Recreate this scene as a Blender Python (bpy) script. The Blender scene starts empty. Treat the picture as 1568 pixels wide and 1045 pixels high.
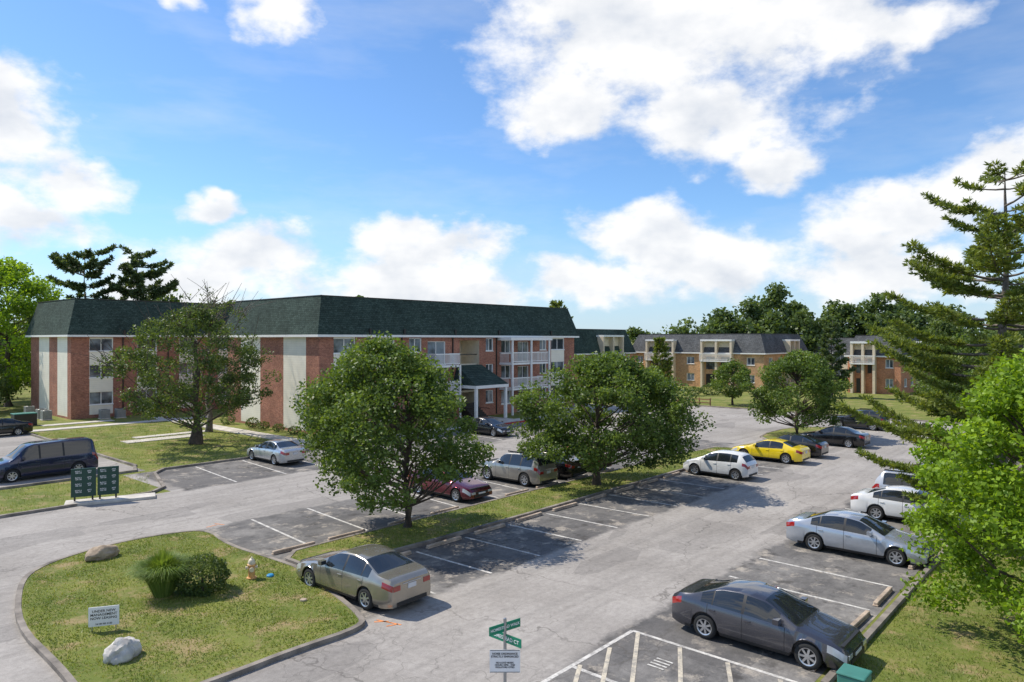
import bpy, math, random
import numpy as np
from mathutils import Vector, Matrix
random.seed(7)
sc=bpy.context.scene
R=math.radians
TH=R(48.5); CA,SA=math.cos(TH),math.sin(TH)
def W(s,t,z=0.0): return Vector((s*CA-t*SA, s*SA+t*CA, z))

# ------------------------------------------------------------ node helpers
class N:
    def __init__(s,nt): s.nt=nt
    def __call__(s,typ,ins=None,**props):
        n=s.nt.nodes.new(typ)
        for k,v in props.items(): setattr(n,k,v)
        if ins:
            for k,v in ins.items():
                sock=n.inputs[k]
                if isinstance(v,bpy.types.NodeSocket): s.nt.links.new(v,sock)
                else:
                    sock.default_value=v
        return n
    def math(s,op,a,b=0.0,c=0.0,clamp=False):
        n=s('ShaderNodeMath',{0:a,1:b,2:c},operation=op); n.use_clamp=clamp
        return n.outputs[0]
    def vmath(s,op,a,b=(0,0,0)):
        return s('ShaderNodeVectorMath',{0:a,1:b},operation=op)
    def mix(s,f,a,b,blend='MIX'):
        n=s('ShaderNodeMix',data_type='RGBA',blend_type=blend)
        for k,v in ((0,f),(6,a),(7,b)):
            if isinstance(v,bpy.types.NodeSocket): s.nt.links.new(v,n.inputs[k])
            else:
                if k!=0 and len(v)==3: v=(*v,1)
                n.inputs[k].default_value=v
        return n.outputs[2]
    def noise(s,vec,scale,detail=4,rough=.55,dist=0):
        n=s('ShaderNodeTexNoise',{'Scale':scale,'Detail':detail,'Roughness':rough,'Distortion':dist})
        if vec is not None: s.nt.links.new(vec,n.inputs['Vector'])
        return n.outputs['Fac']
    def rng(s,v,a,b,c=0.0,d=1.0,smooth=False):
        n=s('ShaderNodeMapRange',{0:v,1:a,2:b,3:c,4:d}); n.clamp=True
        if smooth: n.interpolation_type='SMOOTHSTEP'
        return n.outputs[0]
def newmat(name):
    m=bpy.data.materials.new(name); m.use_nodes=True
    nt=m.node_tree; nt.nodes.clear(); q=N(nt)
    out=q('ShaderNodeOutputMaterial')
    return m,q,out
def pmat(name,col,rough=.8,var=.15,scale=3.0,metal=0,bump=0,bscale=40,coat=0,spec=.5,obj=True):
    m,q,out=newmat(name)
    tc=q('ShaderNodeTexCoord').outputs['Object']
    f=q.noise(tc,scale,4)
    k=q.rng(f,.3,.7,1-var,1+var)
    c=q.mix(1.0,col,q('ShaderNodeCombineColor',{0:k,1:k,2:k}).outputs[0],'MULTIPLY')
    p=q('ShaderNodeBsdfPrincipled',{'Base Color':c,'Roughness':rough,'Metallic':metal,'Coat Weight':coat,'Specular IOR Level':spec})
    if coat: p.inputs['Coat Roughness'].default_value=.05
    if bump:
        b=q('ShaderNodeBump',{'Strength':bump,'Distance':.02,'Height':q.noise(tc,bscale,3)})
        q.nt.links.new(b.outputs[0],p.inputs['Normal'])
    q.nt.links.new(p.outputs[0],out.inputs[0])
    return m

# ------------------------------------------------------------ materials
def brick_mat(name,c1,c2,mort):
    m,q,out=newmat(name)
    tc=q('ShaderNodeTexCoord').outputs['Object']
    s=q('ShaderNodeSeparateXYZ',{0:tc})
    v=q('ShaderNodeCombineXYZ',{0:q.math('ADD',s.outputs[0],s.outputs[1]),1:s.outputs[2],2:0.0}).outputs[0]
    b=q('ShaderNodeTexBrick',{'Vector':v,'Color1':(*c1,1),'Color2':(*c2,1),'Mortar':(*mort,1),'Scale':1.0,'Mortar Size':.006,'Brick Width':.22,'Row Height':.075,'Bias':0.0})
    k=q.rng(q.noise(tc,.6,5,.65),.3,.7,.75,1.2)
    k2=q.rng(q.noise(tc,6,3,.7),.3,.7,.78,1.22)
    k=q.math('MULTIPLY',k,k2)
    c=q.mix(1.0,b.outputs[0],q('ShaderNodeCombineColor',{0:k,1:k,2:k}).outputs[0],'MULTIPLY')
    p=q('ShaderNodeBsdfPrincipled',{'Base Color':c,'Roughness':.9})
    q.nt.links.new(p.outputs[0],out.inputs[0]); return m
M={}
M['brick']=brick_mat('red_brick',(.43,.165,.095),(.27,.085,.052),(.40,.31,.25))
M['brick2']=brick_mat('tan_brick',(.62,.36,.17),(.46,.25,.12),(.5,.38,.28))
M['brick3']=brick_mat('orange_brick',(.56,.24,.12),(.42,.16,.08),(.45,.33,.25))
def siding_mat(name,col):
    m,q,out=newmat(name)
    tc=q('ShaderNodeTexCoord').outputs['Object']
    z=q('ShaderNodeSeparateXYZ',{0:tc}).outputs[2]
    fr=q.math('FRACT',q.math('MULTIPLY',z,5.0))
    k=q.math('MULTIPLY',q.rng(fr,0,.14,.82,1),q.rng(q.noise(tc,1.2,4),.3,.7,.93,1.05))
    c=q.mix(1.0,col,q('ShaderNodeCombineColor',{0:k,1:k,2:k}).outputs[0],'MULTIPLY')
    p=q('ShaderNodeBsdfPrincipled',{'Base Color':c,'Roughness':.6})
    q.nt.links.new(p.outputs[0],out.inputs[0]); return m
M['siding']=siding_mat('cream_siding',(.88,.82,.69))
M['siding2']=siding_mat('tan_siding',(.72,.60,.44))
M['trim']=pmat('white_trim',(.85,.83,.79),.45,.04)
M['downpipe']=pmat('dark_downpipe',(.03,.025,.02),.5,.1)
def shingle(name,c1,c2):
    m,q,out=newmat(name)
    tc=q('ShaderNodeTexCoord').outputs['Object']
    s=q('ShaderNodeSeparateXYZ',{0:tc})
    v=q('ShaderNodeCombineXYZ',{0:q.math('ADD',s.outputs[0],s.outputs[1]),1:s.outputs[2],2:0.0}).outputs[0]
    b=q('ShaderNodeTexBrick',{'Vector':v,'Color1':(*c1,1),'Color2':(*c2,1),'Mortar':(*[x*.45 for x in c2],1),'Scale':1.0,'Mortar Size':.012,'Brick Width':.35,'Row Height':.16})
    k=q.math('MULTIPLY',q.rng(q.noise(tc,.5,5,.7),.3,.7,.75,1.3),q.rng(q.noise(tc,9,3,.7),.3,.7,.6,1.4))
    c=q.mix(1.0,b.outputs[0],q('ShaderNodeCombineColor',{0:k,1:k,2:k}).outputs[0],'MULTIPLY')
    p=q('ShaderNodeBsdfPrincipled',{'Base Color':c,'Roughness':.95,'Specular IOR Level':.2})
    q.nt.links.new(p.outputs[0],out.inputs[0]); return m
M['shingle']=shingle('green_shingles',(.060,.088,.074),(.034,.054,.045))
M['shingle2']=shingle('grey_shingles',(.13,.132,.135),(.085,.088,.092))
def glass_mat(name,dark,light,rough=.08,scale=.5):
    m,q,out=newmat(name)
    tc=q('ShaderNodeTexCoord').outputs['Object']
    f=q.rng(q.noise(tc,scale,3),.44,.60,0,1)
    z=q('ShaderNodeSeparateXYZ',{0:tc}).outputs[2]
    st=q.rng(q.math('FRACT',q.math('MULTIPLY',z,12.0)),0,.4,.7,1)
    c=q.mix(f,dark,light)
    c=q.mix(1.0,c,q('ShaderNodeCombineColor',{0:st,1:st,2:st}).outputs[0],'MULTIPLY')
    p=q('ShaderNodeBsdfPrincipled',{'Base Color':c,'Roughness':rough,'Specular IOR Level':.8})
    q.nt.links.new(p.outputs[0],out.inputs[0]); return m
M['glass']=glass_mat('window_glass',(.04,.05,.065),(.27,.31,.35))
M['dark']=pmat('dark_interior',(.03,.03,.032),.3,.2)
M['cream']=pmat('cream_stucco',(.74,.64,.48),.8,.1)
M['roofflat']=pmat('flat_roof',(.15,.15,.15),.9,.2)
M['concrete']=pmat('concrete',(.54,.50,.44),.9,.25,1.5,bump=.3)
M['kerb']=pmat('kerb_concrete',(.23,.20,.17),.9,.55,1.3,bump=.5,bscale=15)
M['stop']=pmat('wheel_stop_concrete',(.42,.33,.25),.9,.35,3,bump=.4)
M['rock']=pmat('limestone_rock',(.52,.49,.45),.95,.35,4,bump=1,bscale=9)
M['rock2']=pmat('brown_rock',(.36,.28,.20),.95,.35,4,bump=1,bscale=9)
M['bark']=pmat('bark',(.09,.067,.05),.95,.4,6,bump=1,bscale=25)
M['barkg']=pmat('grey_bark',(.16,.135,.115),.95,.4,6,bump=1,bscale=25)
M['green_sign']=pmat('green_sign',(.0,.20,.11),.4,.05)
M['board']=pmat('dark_green_board',(.008,.05,.035),.4,.1)
M['white']=pmat('white_paint_board',(.75,.75,.75),.5,.04)
M['black']=pmat('black_lettering',(.02,.02,.02),.5,.05)
M['letter']=pmat('white_lettering',(.8,.8,.8),.5,.02)
M['steel']=pmat('galvanised_steel',(.35,.36,.37),.4,.1,metal=.8)
M['teal']=pmat('teal_metal',(.05,.20,.16),.5,.12)
M['hyd']=pmat('hydrant_paint',(.68,.36,.13),.5,.2,12)
M['hyd2']=pmat('hydrant_cap_paint',(.72,.62,.45),.5,.1)
M['tyre']=pmat('tyre_rubber',(.02,.02,.02),.85,.1)
M['rim']=pmat('alloy_rim',(.55,.56,.58),.3,.1,metal=.8)
M['trimb']=pmat('black_plastic',(.018,.018,.02),.55,.1)
M['carglass']=pmat('car_glass',(.018,.022,.026),.03,.2,1,spec=.9)
M['lightw']=pmat('headlamp',(.45,.47,.5),.08,.1,coat=1)
M['lightr']=pmat('tail_lamp',(.30,.015,.012),.12,.1,coat=1)
M['plate']=pmat('licence_plate',(.6,.6,.62),.5,.05)
M['wood']=pmat('weathered_wood',(.25,.14,.07),.9,.25)
M['orange']=pmat('utility_marking_paint',(.70,.24,.07),.9,.5,6)
M['redkerb']=pmat('red_kerb_paint',(.45,.06,.04),.8,.3,4)
M['ac']=pmat('ac_unit_metal',(.35,.36,.35),.5,.15)

def leaf_mat(name,dark,mid,light,tr=.35):
    m,q,out=newmat(name)
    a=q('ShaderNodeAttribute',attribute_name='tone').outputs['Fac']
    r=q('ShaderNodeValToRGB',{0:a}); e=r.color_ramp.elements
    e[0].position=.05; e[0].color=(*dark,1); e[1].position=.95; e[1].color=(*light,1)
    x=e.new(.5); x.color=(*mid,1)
    p=q('ShaderNodeBsdfPrincipled',{'Base Color':r.outputs[0],'Roughness':.5,'Specular IOR Level':.4})
    t=q('ShaderNodeBsdfTranslucent',{0:q.mix(1.0,r.outputs[0],(1.35,1.3,.45),'MULTIPLY')})
    s=q('ShaderNodeMixShader',{0:tr,1:p.outputs[0],2:t.outputs[0]})
    q.nt.links.new(s.outputs[0],out.inputs[0]); return m
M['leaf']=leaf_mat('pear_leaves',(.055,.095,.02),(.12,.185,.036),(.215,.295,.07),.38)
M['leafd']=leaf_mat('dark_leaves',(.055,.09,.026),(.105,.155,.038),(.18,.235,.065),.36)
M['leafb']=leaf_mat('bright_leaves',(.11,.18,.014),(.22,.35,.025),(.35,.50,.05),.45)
M['needle']=leaf_mat('pine_needles',(.085,.125,.03),(.17,.225,.045),(.29,.33,.08),.38)
M['needled']=leaf_mat('dark_pine_needles',(.05,.085,.04),(.09,.13,.055),(.15,.20,.075),.3)
M['far']=leaf_mat('distant_leaves',(.065,.105,.035),(.11,.165,.05),(.18,.24,.075),.35)
M['grassb']=leaf_mat('grass_blades',(.115,.165,.03),(.21,.265,.045),(.40,.37,.14),.35)
M['grassc']=leaf_mat('clump_grass_blades',(.09,.15,.03),(.17,.26,.05),(.30,.38,.11),.45)

def ground_mat():
    m,q,out=newmat('lawn')
    g=q('ShaderNodeNewGeometry').outputs['Position']
    n1=q.noise(g,.35,5,.65); n2=q.noise(g,6,4,.7); n3=q.noise(g,45,3,.7)
    c=q.mix(q.rng(n1,.35,.65),(.12,.165,.032),(.225,.245,.055))
    c=q.mix(q.rng(n2,.5,.72,0,.7),c,(.32,.26,.12))
    c=q.mix(q.rng(q.noise(g,.8,5,.7),.52,.65,0,.85),c,(.38,.28,.15))
    k=q.rng(n3,.25,.75,.65,1.3)
    c=q.mix(1.0,c,q('ShaderNodeCombineColor',{0:k,1:k,2:k}).outputs[0],'MULTIPLY')
    b=q('ShaderNodeBump',{'Strength':.6,'Distance':.05,'Height':n3})
    p=q('ShaderNodeBsdfPrincipled',{'Base Color':c,'Roughness':.95,'Specular IOR Level':.2,'Normal':b.outputs[0]})
    q.nt.links.new(p.outputs[0],out.inputs[0]); return m
M['lawn']=ground_mat()
def asphalt_mat():
    m,q,out=newmat('asphalt')
    tc=q('ShaderNodeTexCoord').outputs['Object']
    s=q('ShaderNodeSeparateXYZ',{0:tc}); S,T=s.outputs[0],s.outputs[1]
    wob=q.math('MULTIPLY',q.math('SUBTRACT',q.noise(tc,.8,4,.7),.5),1.3)
    T2=q.math('ADD',T,wob); S2=q.math('ADD',S,wob)
    def band(v,a,b,e=.16): return q.math('MULTIPLY',q.rng(v,a-e,a+e),q.rng(v,b-e,b+e,1,0))
    m1=q.math('MULTIPLY',band(T2,3,10.5),band(S2,13.0,90))
    m2=q.math('MULTIPLY',band(T2,16.4,21),band(S2,11.0,50))
    m3=q.math('MULTIPLY',band(T2,23,29.4),band(S2,11.5,52))
    m4=q.math('MULTIPLY',band(T2,37.6,46),band(S2,16.5,60))
    mk=q.math('MAXIMUM',q.math('MAXIMUM',m1,m2),q.math('MAXIMUM',m3,m4))
    nl=q.noise(tc,.25,5,.65)
    light=q.mix(q.rng(nl,.35,.65),(.295,.27,.245),(.39,.36,.33))
    pb=q('ShaderNodeTexBrick',{'Vector':tc,'Color1':(0,0,0,1),'Color2':(1,1,1,1),'Mortar':(.5,.5,.5,1),'Scale':1.0,'Mortar Size':.0,'Brick Width':2.7,'Row Height':2.35,'Bias':0.0}); pb.offset=.37
    pr=q('ShaderNodeSeparateColor',{0:pb.outputs[0]}).outputs[0]
    darkc=q.mix(q.rng(q.noise(tc,.7,5,.75),.38,.62),(.10,.096,.094),(.235,.222,.208))
    darkc=q.mix(q.rng(pr,.15,.85,0,.7),darkc,(.078,.075,.075))
    c=q.mix(q.math('MULTIPLY',mk,.94),light,darkc)
    st=q.noise(q.vmath('MULTIPLY',tc,(.08,1.8,1)).outputs[0],1.0,4,.65)
    c=q.mix(q.rng(st,.48,.70,0,.48),c,(.20,.186,.172))
    stn=q.noise(tc,1.1,4,.6)
    c=q.mix(q.math('MULTIPLY',q.rng(stn,.57,.67),q.math('ADD',q.math('MULTIPLY',mk,.65),.07)),c,(.05,.045,.042))
    pale=q.noise(q.vmath('ADD',tc,(31,7,0)).outputs[0],.9,5,.75)
    c=q.mix(q.math('MULTIPLY',q.rng(pale,.54,.65),q.math('MULTIPLY',mk,.8)),c,(.42,.37,.31))
    # occasional dark sealed repairs in the aisles
    rp=q('ShaderNodeTexVoronoi',{'Vector':q.vmath('MULTIPLY',tc,(.22,.5,1)).outputs[0],'Scale':1.0},distance='CHEBYCHEV').outputs['Color']
    rpv=q('ShaderNodeSeparateColor',{0:rp}).outputs[0]
    c=q.mix(q.rng(rpv,.80,.82,0,.32),c,(.15,.14,.132))
    dv=q('ShaderNodeTexNoise',{'Vector':tc,'Scale':1.6,'Detail':3.0})
    dvv=q.vmath('SCALE',dv.outputs['Color']); dvv.inputs['Scale'].default_value=1.0
    cv=q.vmath('ADD',tc,dvv.outputs[0]).outputs[0]
    vo=q('ShaderNodeTexVoronoi',{'Vector':cv,'Scale':.16},feature='DISTANCE_TO_EDGE').outputs[0]
    vo2=q('ShaderNodeTexVoronoi',{'Vector':cv,'Scale':1.1},feature='DISTANCE_TO_EDGE').outputs[0]
    gate=q.noise(tc,.3,3)
    cr=q.math('MULTIPLY',q.rng(vo,.0015,.006,1,0),q.rng(gate,.42,.55,.2,.6))
    cr2=q.math('MULTIPLY',q.rng(vo2,.004,.025,1,0),q.rng(gate,.48,.62,.08,.42))
    c=q.mix(q.math('MAXIMUM',cr,cr2),c,(.10,.09,.08))
    k=q.math('MULTIPLY',q.rng(q.noise(tc,60,2,.8),.25,.75,.76,1.24),q.rng(q.noise(tc,5,5,.8),.3,.7,.82,1.18))
    c=q.mix(1.0,c,q('ShaderNodeCombineColor',{0:k,1:k,2:k}).outputs[0],'MULTIPLY')
    p=q('ShaderNodeBsdfPrincipled',{'Base Color':c,'Roughness':.9,'Specular IOR Level':.3})
    q.nt.links.new(p.outputs[0],out.inputs[0]); return m
M['asphalt']=asphalt_mat()
def line_mat(name,col):
    m,q,out=newmat(name)
    tc=q('ShaderNodeTexCoord').outputs['Object']
    f=q.math('MAXIMUM',q.rng(q.noise(tc,3,5,.8),.42,.60,0,.8),q.rng(q.noise(tc,30,3,.8),.5,.7,0,.6))
    c=q.mix(f,col,(.24,.225,.21))
    p=q('ShaderNodeBsdfPrincipled',{'Base Color':c,'Roughness':.9})
    q.nt.links.new(p.outputs[0],out.inputs[0]); return m
M['line']=line_mat('worn_white_paint',(.68,.65,.60))
M['liney']=line_mat('worn_cream_paint',(.60,.53,.41))

# ------------------------------------------------------------ mesh helpers
def link(o,parent=None):
    sc.collection.objects.link(o)
    if parent: o.parent=parent
    return o
def empty(name,loc=(0,0,0),rz=0.0):
    o=bpy.data.objects.new(name,None); o.location=loc; o.rotation_euler=(0,0,rz); o.empty_display_size=.3
    return link(o)
class MB:
    def __init__(s): s.v=[];s.f=[];s.m=[];s.ml=[]
    def mi(s,k):
        if k not in s.ml: s.ml.append(k)
        return s.ml.index(k)
    def face(s,pts,k):
        i=len(s.v); s.v+= [tuple(p) for p in pts]; s.f.append(tuple(range(i,i+len(pts)))); s.m.append(s.mi(k))
    def box(s,x0,x1,y0,y1,z0,z1,k,tf=None):
        P=[(x0,y0,z0),(x1,y0,z0),(x1,y1,z0),(x0,y1,z0),(x0,y0,z1),(x1,y0,z1),(x1,y1,z1),(x0,y1,z1)]
        if tf: P=[tf(*p) for p in P]
        i=len(s.v); s.v+=[tuple(p) for p in P]
        for f in ((0,3,2,1),(4,5,6,7),(0,1,5,4),(1,2,6,5),(2,3,7,6),(3,0,4,7)):
            s.f.append(tuple(i+j for j in f)); s.m.append(s.mi(k))
    def lathe(s,prof,k,n=16,axis='z',c=(0,0,0)):
        i=len(s.v)
        for (r,h) in prof:
            for j in range(n):
                a=2*math.pi*j/n; x,y=r*math.cos(a),r*math.sin(a)
                p={'z':(x,y,h),'y':(x,h,y),'x':(h,x,y)}[axis]
                s.v.append((p[0]+c[0],p[1]+c[1],p[2]+c[2]))
        for a in range(len(prof)-1):
            for j in range(n):
                j2=(j+1)%n
                s.f.append((i+a*n+j,i+a*n+j2,i+(a+1)*n+j2,i+(a+1)*n+j)); s.m.append(s.mi(k))
    def obj(s,name,parent=None,smooth=None,loc=None,rz=None,bevel=0):
        me=bpy.data.meshes.new(name); me.from_pydata(s.v,[],s.f)
        for k in s.ml: me.materials.append(M[k] if isinstance(k,str) else k)
        me.polygons.foreach_set('material_index',s.m); me.update()
        if smooth:
            import bmesh
            bm=bmesh.new(); bm.from_mesh(me); bmesh.ops.remove_doubles(bm,verts=bm.verts,dist=.0005)
            bmesh.ops.recalc_face_normals(bm,faces=bm.faces); bm.to_mesh(me); bm.free()
            me.polygons.foreach_set('use_smooth',[True]*len(me.polygons))
            me.set_sharp_from_angle(angle=R(smooth))
        o=bpy.data.objects.new(name,me); link(o,parent)
        if loc is not None: o.location=loc
        if rz is not None: o.rotation_euler=(0,0,rz)
        if bevel:
            b=o.modifiers.new('bevel','BEVEL'); b.width=bevel; b.segments=2
        return o
def quadmesh(name,V,F,mats,midx=None,tone=None,parent=None):
    me=bpy.data.meshes.new(name); V=np.asarray(V,dtype=np.float32); F=np.asarray(F,dtype=np.int32)
    k=F.shape[1]
    me.vertices.add(len(V)); me.vertices.foreach_set('co',V.ravel())
    me.loops.add(F.size); me.loops.foreach_set('vertex_index',F.ravel())
    me.polygons.add(len(F)); me.polygons.foreach_set('loop_start',np.arange(0,F.size,k,dtype=np.int32))
    for m in mats: me.materials.append(M[m])
    if midx is not None: me.polygons.foreach_set('material_index',np.asarray(midx,dtype=np.int32))
    me.update(calc_edges=True)
    if tone is not None:
        a=me.attributes.new('tone','FLOAT','FACE'); a.data.foreach_set('value',np.asarray(tone,dtype=np.float32))
    o=bpy.data.objects.new(name,me); link(o,parent); return o

# ------------------------------------------------------------ ground, asphalt
g=MB(); g.face([(-3000,-600,0),(3000,-600,0),(3000,4000,0),(-3000,4000,0)],'lawn'); g.obj('ground')
def sheet(name,polys,k,z):
    m=MB()
    for P in polys: m.face([(a,b,z) for a,b in P],k)
    return m.obj(name,rz=TH)
def rect(a,b,c,d): return [(a,c),(b,c),(b,d),(a,d)]
sheet('asphalt_road',[rect(-60,14.3,-60,5.62),rect(-60,8,5.62,38),rect(8,15.9,5.62,38),rect(15.9,17.6,5.62,44.6),
       rect(17.6,78,5.62,44.6),rect(-60,17.4,45.2,78),rect(62,72,44.6,56),rect(-60,-20,38,45.2)],'asphalt',.004)
lines=MB()
def pl(s0,t0,s1,t1,w=.11,k='line',z=.008):
    d=Vector((s1-s0,t1-t0)).normalized(); n=Vector((-d.y,d.x))*w/2
    lines.face([(s0+n.x,t0+n.y,z),(s0-n.x,t0-n.y,z),(s1-n.x,t1-n.y,z),(s1+n.x,t1+n.y,z)],k)
for s in [16.7]: pl(s,5.9,s,10.35)
for s in [20.1,22.6,25.2,29.9,32.6,35.3,38,40.7,43.4,46.1]: pl(s,5.9,s+.1,10.3)
for s in [15.0,17.6,20.2,22.8,25.4,28.0,30.6,33.2,35.8,38.4,41,43.6,46.2]: pl(s,16.5,s-.1,20.3)
for s in [15.3,18.1,20.8,23.5,26.2,28.4,31.3,34,36.8,39.5,42.2]: pl(s,24.1,s+.5,29.4)
for s in [19.4,22.5,25.3,28,30.7,33.4,36.1,38.8,41.5,44.2]: pl(s,37.8,s+.6,44.2)
pl(12.6,10.35,16.7,10.35,.12,z=.0095)
ss=[(16.7,10.2),(16.62,8.9),(16.62,7.6),(16.62,6.3),(15.4,10.25),(14.1,10.25)]
for s,t in ss: pl(s-.02,t-.03,s-2.8,t-1.55,.11,'liney',.012)
pl(13.9,5.9,13.9,10.3,.12)
for i in range(4): pl(15.2+.15*i,9.0,15.2+.15*i,8.55,.06,'line',.016)
lines.obj('parking_line_markings',rz=TH)
om=MB()
for (x0,y0,x1,y1) in [(-3.85,20.1,-3.1,19.75),(-3.5,19.65,-3.2,19.8),(-3.9,19.95,-3.5,20.0),(-12.9,30.6,-12.4,30.4),(-13.0,30.0,-12.7,30.4)]:
    d=Vector((x1-x0,y1-y0)).normalized(); n=Vector((-d.y,d.x))*.028
    om.face([(x0+n.x,y0+n.y,.0105),(x0-n.x,y0-n.y,.0105),(x1-n.x,y1-n.y,.0105),(x1+n.x,y1+n.y,.0105)],'orange')
om.obj('utility_paint_marks')

def offset_poly(P,d):
    n=len(P); out=[]
    for i in range(n):
        a,b,c=Vector(P[i-1]),Vector(P[i]),Vector(P[(i+1)%n])
        e1=(b-a).normalized(); e2=(c-b).normalized()
        n1=Vector((-e1.y,e1.x)); n2=Vector((-e2.y,e2.x)); m=(n1+n2)
        m=m/max(.3,m.length_squared)*2
        out.append(tuple(b+m*d))
    return out
def chaikin(P,it=2):
    for _ in range(it):
        Q=[]
        for i in range(len(P)):
            a,b=Vector(P[i]),Vector(P[(i+1)%len(P)])
            Q+= [tuple(a*.75+b*.25),tuple(a*.25+b*.75)]
        P=Q
    return P
def ccw(P):
    A=sum(P[i-1][0]*P[i][1]-P[i][0]*P[i-1][1] for i in range(len(P)))
    return P if A>0 else P[::-1]
def island(P,name='grass_island',h=.13):
    P=ccw(P); I=offset_poly(P,.16)
    e=empty(name); m=MB(); n=len(P)
    for i in range(n):
        j=(i+1)%n
        a,b,c,d=P[i],P[j],I[j],I[i]
        m.face([(*a,0),(*b,0),(*b,h),(*a,h)],'kerb'); m.face([(*a,h),(*b,h),(*c,h),(*d,h)],'kerb'); m.face([(*d,h),(*c,h),(*c,0),(*d,0)],'kerb')
    m.obj('kerb',e)
    m=MB(); m.face([(*p,h-.02) for p in I],'lawn'); m.obj('lawn_top',e)
    return I
def st(P): return [tuple(W(a,b).xy) for a,b in P]
near=[(-15.9,22.6),(-13.7,19.4),(-11.0,17.0),(-9.6,15.6),(-8.0,15.1),(-6.6,16.6),(-5.54,17.9),(-4.0,19.4),(-4.3,20.3),(-5.7,22.3),(-7.0,24.2),(-8.6,25.5),(-10.9,27.2),(-12.4,29.2),(-13.6,29.1),(-15.3,27.6),(-16.2,25.9),(-16.5,24.2)]
near=chaikin(near,2); nearI=island(near)
isl=chaikin(st([(13.6,20.9),(20,20.6),(40,20.6),(48.6,20.6),(49.2,22),(48.4,23.6),(30,23.7),(16.5,23.7),(13.6,23.6)]),1); islI=island(isl)
isl2=chaikin(st([(55,19.4),(60,19),(66,19.6),(66.5,21),(64,23.4),(57,23.4),(54.6,21.6)]),1); island(isl2)
def kerbline(P,name='kerb',w=.16,h=.13,k='kerb'):
    m=MB()
    for i in range(len(P)-1):
        a,b=Vector(P[i]),Vector(P[i+1]); d=(b-a).normalized(); n=Vector((-d.y,d.x))*w
        def tf(x,y,z): p=a+(b-a)*x+n*y; return (p.x,p.y,z)
        m.box(0,1,0,1,0,h+ .002*(i%2),k,tf)
    return m.obj(name,rz=TH)
kerbline([(78,5.45),(16.9,5.45)]); kerbline([(-60,38.16),(12,38.16),(15.0,38.3),(15.95,39.2),(17.2,43.6),(18.2,44.7),(60,44.7)][::-1])
kerbline([(17.45,47),(17.45,78)][::-1]); kerbline([(78,5),(78.0,60)][::-1])
kerbline([(17.45,46.8),(16.9,45.2),(-10,45.05)][::-1])
kerbline([(54,44.5),(46,44.5)],h=.12,k='redkerb')
def slab(P,name='concrete_path',h=.05):
    P=ccw(P); m=MB(); m.face([(*p,h) for p in P],'concrete')
    for i in range(len(P)):
        a,b=P[i],P[(i+1)%len(P)]; m.face([(*a,0),(*b,0),(*b,h),(*a,h)],'concrete')
    m.obj(name,rz=TH)
slab(rect(17.7,34,71.2,72.6)); slab(rect(21,27,57.9,59.4)); slab(rect(22.5,28.5,60.2,61.2)); slab(rect(29.4,30.9,46.7,75),h=.06)
slab(rect(31,60,44.95,46.6)); slab(rect(49.5,53,46.7,50.9)); slab(rect(20,26,75,76.2))

# wheel stops
ws=MB(); ws.box(-.9,.9,-.08,.08,0,.05,'stop'); ws.box(-.88,.88,-.065,.065,.051,.13,'stop')
wso=ws.obj('wheel_stop',bevel=.015); wme=wso.data; first=True
def stop(s,t):
    global first
    o=wso if first else bpy.data.objects.new('wheel_stop',wme)
    if not first:
        link(o); b=o.modifiers.new('bevel','BEVEL'); b.width=.015
    first=False
    o.location=W(s,t,.006); o.rotation_euler=(0,0,TH+random.uniform(-.03,.03))
for s in [18.4,21.3,23.9,28.4,31.2,33.9]: stop(s,5.85)
for s in [16.3,18.9,21.5,24.1,26.7,29.3,31.9,34.5,37.1,39.7,45]: stop(s,20.3+random.uniform(-.05,.05))
for s in [14.6,17.0,20,22.4,27.5,30,32.8,35.6]: stop(s,23.98)

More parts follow.
